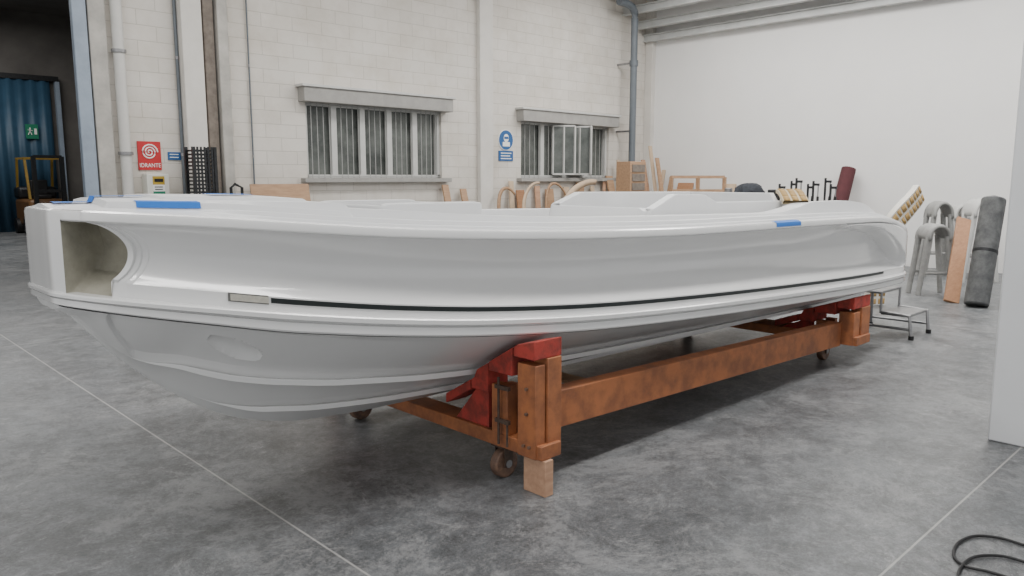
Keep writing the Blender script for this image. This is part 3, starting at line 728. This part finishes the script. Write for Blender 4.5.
def trestle(px,py,h,w,label,m,dp=.34):
    p=flo(px,py); t=thing('trestle_stand',label,'stand',(p.x,p.y,0)); x,y=p.x,p.y
    ux,uy=RT.x,RT.y; vx,vy=FW.x,FW.y
    def Q(a,b,z): return (x+ux*a+vx*b,y+uy*a+vy*b,z)
    for s_ in (-1,1):
        for e in (-1,1):
            MB().cyl(Q(e*w*.62,s_*dp/2,0),Q(e*w*.36,s_*dp/2,h*.80),.034,.042,seg=10).build('leg',m,t)
        MB().cyl(Q(-w*.52,s_*dp/2,h*.30),Q(w*.52,s_*dp/2,h*.30),.020,seg=8).build('cross_bar',M['greyseat'],t)
    rows=[]
    for k in range(19):
        an=math.pi*k/18; cx_=-w*.44*math.cos(an); cz_=h*.76+h*.20*math.sin(an)**.8
        rows.append([Q(cx_,-dp/2-.06,cz_-.02),Q(cx_,-dp/2,cz_),Q(cx_,dp/2,cz_),Q(cx_,dp/2+.06,cz_-.02)])
    MB().grid(rows).build('saddle',m,t,solid=.035)
trestle(929,294,1.02,.36,'shortest grey trestle stand, left of the leaning wood plank',M['greyseat'],.26)
trestle(974,281,1.34,.42,'tallest pale trestle stand, behind the plank and beside the dark roll',M['winframe'],.26)
trestle(934,276,1.28,.36,'mid-height grey trestle stand close behind the shortest one',M['greyseat'],.22)
trestle(953,272,1.20,.30,'low pale trestle stand tucked behind the leaning plank',M['winframe'],.20)
a=flo(951,303); b=at(964,219,10.6)
tag(MB().beam(a+Vector((0,0,.01)),b,.18,.045,up=(-.85,-.5,0)).build('wood_plank',M['board'],loc=a,bevel=.004),'orange-brown wood plank leaning among the grey stands','plank')
a=flo(976,307); b=at(994,199,9.9)
t=thing('material_roll','dark grey mottled roll standing upright next to the near column','roll',(a.x,a.y,0))
MB().cyl(a+Vector((0,0,.02)),b,.14,seg=28).build('roll_body',M['foil'],t,bevel=.02)
d=(b-a).normalized(); MB().cyl(b-d*.01,b+d*.03,.05,seg=16).build('roll_core',M['darkmet'],t)
MB().cyl(a+d*.7,a+d*.74,.144,seg=28).build('strap',M['darkmet'],t)
pts=[(874,307,9.6),(876,285,9.6),(879,262,9.6),(884,243,9.62),(890,230,9.66),(898,218,9.72),(907,208,9.8),(914,200,9.9),(919,193,10.0)]
raw=[at(*q_) for q_ in pts]; raw[0].z=.03; pth=[]
for i in range(len(raw)-1):
    a_,b_,c_,d_=raw[max(i-1,0)],raw[i],raw[i+1],raw[min(i+2,len(raw)-1)]
    for k in range(8):
        t_=k/8; pth.append(.5*((2*b_)+(c_-a_)*t_+(2*a_-5*b_+4*c_-d_)*t_*t_+(3*b_-a_-3*c_+d_)*t_**3))
pth.append(raw[-1])
for p_ in pth: p_.z=max(p_.z,.03)
Wd=[]
for i in range(len(pth)):
    T=(pth[min(i+1,len(pth)-1)]-pth[max(i-1,0)]).normalized(); w_=T.cross(FW); Wd.append((w_*.9+FW*.4*(1 if w_.dot(RT)>0 else -1)).normalized())
lattice('curved_mould_part','thick off-white curved mould part with tan foam panels, beyond the stern',pth,.30,Wd,(raw[0].x,raw[0].y,0),M['mould'],M['foam'],18,2,.07,Vector((-.7,-.7,0)))
aa=Vector((UW-.75,onX(832,200,UW-.6).y,0.02))
tag(MB().cyl(aa,onX(849,168,UW-.2),.14,.13,seg=20).build('rolled_carpet',M['maroon'],loc=aa,bevel=.02),'dark maroon rolled cloth leaning against the white wall','roll')
B0=at(722,220,14.2); B1=at(838,220,13.0); B0.z=B1.z=0; bd=(B1-B0).normalized(); bn=Vector((-bd.y,bd.x,0))
t=thing('workbench','long wooden workbench beyond the boat near the white wall','workbench',((B0+B1)/2).to_tuple())
MB().beam(B0+Vector((0,0,1.05)),B1+Vector((0,0,1.05)),.7,.06).build('bench_top',M['ply'],t,bevel=.006)
for e in (.08,(B1-B0).length-.08):
    for s_ in (-.3,.3): p=B0+bd*e+bn*s_; MB().cyl((p.x,p.y,0),(p.x,p.y,1.02),.035).build('leg',M['ply'],t)
lab=['leftmost','second from left','third from left','fourth from left','fifth from left','sixth from left','rightmost']
for i,e in enumerate((.52,.59,.66,.73,.80,.87,.94)):
    p=B0+(B1-B0)*e+bn*(.1 if i%2 else -.1); x,y=p.x,p.y; zt=1.50+.05*(i%3)
    t=thing('bar_clamp',lab[i]+' of the dark bar clamps standing on the bench','clamp',(x,y,1.08),'clamps standing on the bench')
    MB().b2((x-.018,y-.012,1.08),(x+.018,y+.012,zt)).build('bar',M['darkmet'],t)
    MB().beam((x,y,zt-.06),(x+bd.x*.10,y+bd.y*.10,zt-.06),.03,.04).build('jaw',M['darkmet'],t)
    MB().cyl((x+bd.x*.08,y+bd.y*.08,1.28),(x+bd.x*.08,y+bd.y*.08,zt-.08),.011,seg=8).build('screw',M['steel'],t)
    MB().cyl((x+bd.x*.08,y+bd.y*.08,1.18),(x+bd.x*.08,y+bd.y*.08,1.29),.022,seg=10).build('handle',M['black'],t)
p=B0+(B1-B0)*.24; x,y,z=p.x,p.y,1.08
rows=[]
for i in range(15):
    f_=i/14; rows.append([(x+.32*math.sin(f_*math.pi)*math.cos(k*math.pi/12)*(1+.2*math.sin(k*1.9+i)),y+.24*math.sin(f_*math.pi)*math.sin(k*math.pi/12),z+.01+.21*(1-math.cos(f_*math.pi))+.04*math.sin(k*1.3+i)*math.sin(f_*math.pi)) for k in range(25)])
tag(MB().grid(rows).build('cloth_heap',M['cloth'],loc=(x,y,z),weld=True,sharp=80),'dark heap of work cloths on the bench','cloth')
p=B0+(B1-B0)*.455; tag(MB().box((p.x,p.y,1.08+.16),(.16,.16,.32)).build('tool_box',M['darkmet'],loc=(p.x,p.y,1.08),bevel=.02),'small dark box on the bench between cloths and clamps','box')
p=B0+(B1-B0)*.05; tag(MB().cyl((p.x,p.y,1.08),(p.x,p.y,1.42),.08,.07).build('paint_tin',M['steel'],loc=(p.x,p.y,1.08),bevel=.01),'grey tin at the left end of the bench','tin')
p0=at(671,192,16); p1=at(724,192,16); zt=at(700,177,16).z
t=thing('wooden_rack','light timber rack frame standing beyond the boat coaming','rack',(p0.x,p0.y,0))
pm=(p0+p1)/2
for p in (p0,pm,p1): MB().beam((p.x,p.y,0),(p.x,p.y,zt+(.0)),.07,.05,up=(1,0,0)).build('upright',M['ply'],t)
for z in (zt,zt-.28,.4): MB().beam((p0.x,p0.y,z),(p1.x,p1.y,z),.05,.06).build('rail',M['ply'],t)
specs=[(609,176,.22,.9,'short reddish board leaning in the corner left of the boxes',M['ply']),(618,160,.09,.75,'thin pale strip leaning just left of the corner pipe',M['ply2']),(643,160,.12,.6,'brown plank leaning right beside the corner pipe',M['pale']),(650,146,.10,.8,'tallest pale plank in the far corner',M['ply2']),(657,158,.12,1.05,'wide tan plank leaning right of the tallest one',M['ply'])]
for i,(px,pt,w,dv,l,mm) in enumerate(specs):
    V_=VW-.12-.14*i if px>630 else VW-.1-.1*i
    if px>645: V_=VW-.45-.2*(i-2)
    q=onY(px,pt,V_); q=Vector((min(q.x,UW-.2),q.y,q.z)); b0=Vector((q.x-.05,V_-.45,0.01))
    tag(MB().beam(b0,q,w,.03,up=(0,-1,.2)).build('leaning_plank',mm,loc=b0),l,'plank')
for i,(py_,pt,l) in enumerate(((664,170,'short thin pale offcut leaning on the white wall, left one'),(672,176,'short thin brown offcut leaning on the white wall, second from left'),(686,183,'low wide brown board leaning on the white wall behind the rack'),(731,184,'low pale board leaning on the white wall right of the rack'))):
    q=onX(py_,pt,UW-.03); b0=Vector((UW-.5,q.y,.01))
    tag(MB().beam(b0,q,(.09,.09,.4,.25)[i],.03,up=(-1,0,.2)).build('leaning_plank',(M['ply2'],M['ply'],M['board'],M['ply2'])[i],loc=b0),l,'plank')
q=onY(630,172,VW-1.5)
t=thing('wooden_crate','wooden cabinet and box with dark drawer fronts stacked in the corner','crate',(q.x,VW-1.5,0)); x=q.x
MB().b2((x-.28,VW-1.75,0),(x+.28,VW-1.3,1.3)).build('lower_cabinet',M['ply'],t,bevel=.006)
MB().b2((x-.25,VW-1.7,1.3),(x+.25,VW-1.35,1.92)).build('upper_box',M['ply'],t,bevel=.006)
for k in range(3): MB().b2((x-.2,VW-1.72,1.36+k*.18),(x+.2,VW-1.69,1.50+k*.18)).build('drawer_front',M['brown'],t)
def arch(px0,px1,pyt,V,label,m,th=.09,skew=0,frac=1.0):
    a=onY(px0,205,V); b=onY(px1,205,V); zt=onY((px0+px1)/2,pyt,V).z; cx=(a.x+b.x)/2; r=(b.x-a.x)/2
    out=[];inn=[]
    for k in range(25):
        t_=math.pi*k/24*frac; s_=math.sin(t_)**.7*(1+skew*math.cos(t_)); tk=th*(1-.5*k/24)
        out.append((cx-r*math.cos(t_),V+.1*k/24,.9+(zt-.9)*s_)); inn.append((cx-(r-tk)*math.cos(t_),V+.1*k/24,.9+(zt-.9-tk)*s_))
    rr=[[Vector(o_),Vector(i_)] for o_,i_ in zip(out,inn)]
    foot=[[Vector((out[0][0],V-.1,0)),Vector((inn[0][0],V-.1,0))]]
    tag(MB().grid(foot+rr).build('plywood_arch',m,loc=(cx,V,0),solid=.02),label,'wood part','plywood frames under the second window')
arch(497,523,187,VW-.3,'darker small plywood arch left of the second window',M['ply'],.08,.15,.72)
arch(522,552,182,VW-.45,'pale plywood arch frame under the second window, second from left',M['ply2'],.09,-.15,.62)
arch(545,572,183,VW-.6,'brown narrow plywood arch under the middle of the second window',M['ply'],.06,.2,.8)
arch(562,612,180,VW-.75,'widest pale plywood arch frame under the second window',M['ply2'],.20,-.2,.66)
rnd=random.Random(3)
for i,(px,pt,w,mm,l) in enumerate(((511,181,.12,'ply2','narrow pale offcut leaning upright left of the plywood arches'),(520,190,.22,'board','squat orange-brown offcut low behind the leftmost plywood arches'),(537,186,.14,'pale','short reddish strip leaning between the plywood arches'),(549,189,.24,'ply','broad low brown offcut behind the second plywood arch'),(566,187,.16,'ply2','pale offcut behind the narrow brown plywood arch'),(580,183,.24,'ply','broad brown offcut leaning behind the widest plywood arch'),(604,178,.08,'pale','thin reddish strip leaning at the right end of the plywood arches'),(592,186,.12,'ply2','low pale offcut beside the thin reddish strip'))):
    q=onY(px,pt,VW-.08); b0=Vector((q.x+rnd.uniform(-.12,.12),VW-.24,.01))
    tag(MB().beam(b0,q,w,.02,up=(0,-1,.1)).build('leaning_offcut',M[mm],loc=b0),l,'offcut')
b=onY(312,184,VW-.3); a=onY(254,197,VW-.3)
tag(MB().beam(((a.x+b.x)/2,VW-.5,0.0),((a.x+b.x)/2,VW-.18,b.z),(b.x-a.x),.02,up=(0,-1,0)).build('plywood_board',M['ply'],loc=((a.x+b.x)/2,VW-.5,0)),'brown plywood board leaning on the wall left of the first window','board')
for i,(px,h,l) in enumerate(((452,185,'small brown offcut leaning on the wall right of the first window'),(470,189,'low brown offcut right of the first window beside the pilaster'))):
    q=onY(px,h,VW-.3); tag(MB().beam((q.x,VW-.5,0),(q.x,VW-.1,q.z),.14,.03,up=(0,-1,0)).build('offcut',M['ply'],loc=(q.x,VW-.5,0)),l,'offcut')
a=onY(237,184,VW-.4)
t=thing('hand_truck','small dark trolley handle standing beside the brown board','trolley',(a.x,VW-.4,0))
MB().tube([(a.x-.09,VW-.4,0.02),(a.x-.09,VW-.4,a.z-.05),(a.x-.03,VW-.4,a.z),(a.x+.07,VW-.4,a.z-.05),(a.x+.07,VW-.4,.02)],.022,8).build('frame',M['darkmet'],t)
MB().b2((a.x-.12,VW-.65,0.01),(a.x+.12,VW-.4,.03)).build('toe_plate',M['darkmet'],t)
a=onY(187,147,VW-.5); b=onY(211,198,VW-.5)
t=thing('wire_rack_cage','dark metal mesh cage standing in front of the pilaster','cage',((a.x+b.x)/2,VW-.55,0))
for x in (a.x,b.x):
    for y in (VW-.7,VW-.45): MB().b2((x-.02,y-.02,0),(x+.02,y+.02,a.z)).build('cage_post',M['darkmet'],t)
g=MB(); z=.1
while z<a.z-.02:
    g.b2((a.x,VW-.71,z),(b.x,VW-.44,z+.022)); z+=.05
g.build('shelf_stack',M['darkmet'],t)
g=MB()
for k in range(1,6): x=a.x+(b.x-a.x)*k/6; g.b2((x-.012,VW-.725,0.05),(x+.012,VW-.712,a.z))
g.build('front_mesh',M['darkmet'],t)
def cab(pts): 
    P=[flo(*p,z=.009) for p in pts]; out=[]
    for i in range(len(P)-1):
        a,b,c,d=P[max(i-1,0)],P[i],P[i+1],P[min(i+2,len(P)-1)]
        for k in range(8):
            t_=k/8; out.append(.5*((2*b)+(c-a)*t_+(2*a-5*b+4*c-d)*t_*t_+(3*b-a-3*c+d)*t_**3))
    out.append(P[-1]); return out
g=MB().tube(cab([(1050,552),(1024,545),(1000,538),(975,536),(958,543),(954,556),(965,566),(990,572),(1015,580),(1040,590)]),.0065,8)
tag(g.build('floor_cable',M['black'],loc=flo(975,550)),'black cable looped on the floor by the near column, outer loop','cable')
g=MB().tube([p+Vector((0,0,.001)) for p in cab([(1060,575),(1024,562),(1000,556),(975,557),(962,566),(958,580),(966,596)])],.0065,8)
tag(g.build('floor_cable',M['black'],loc=flo(985,565)),'black cable on the floor at the lower right, inner loop','cable')
# ------------------------------------------------------------------ light
w=bpy.data.worlds.new('world'); S.world=w; w.use_nodes=True
bg=w.node_tree.nodes['Background']; bg.inputs[0].default_value=(.98,.985,.99,1); bg.inputs[1].default_value=.80
def area(name,loc,sx,sy,p,rot=(0,0,0),col=(1,.98,.95)):
    l=bpy.data.lights.new(name,'AREA'); l.shape='RECTANGLE'; l.size=sx; l.size_y=sy; l.energy=p; l.color=col
    o=bpy.data.objects.new(name,l); C.objects.link(o); o.location=loc; o.rotation_euler=rot; return o
area('ceiling_fill_a',(4,7.8,5.6),12,.8,420); area('ceiling_fill_b',(5,1.6,5.6),12,.6,470); area('right_wall_fill',(12,5,5.6),2.0,9,540)  # added area lamps hidden under the solid ceiling; the last brightens the right wall
area('store_fill',(3,21,6.2),5,8,500)  # added unseen lamp, since world light does not reach the store
area('low_left_fill',(-4.6,2.0,1.8),4.5,3.4,50,(0,-math.pi/2,0),(1,.99,.97))  # added unseen fill from the left, lifts the bow and hull bottom
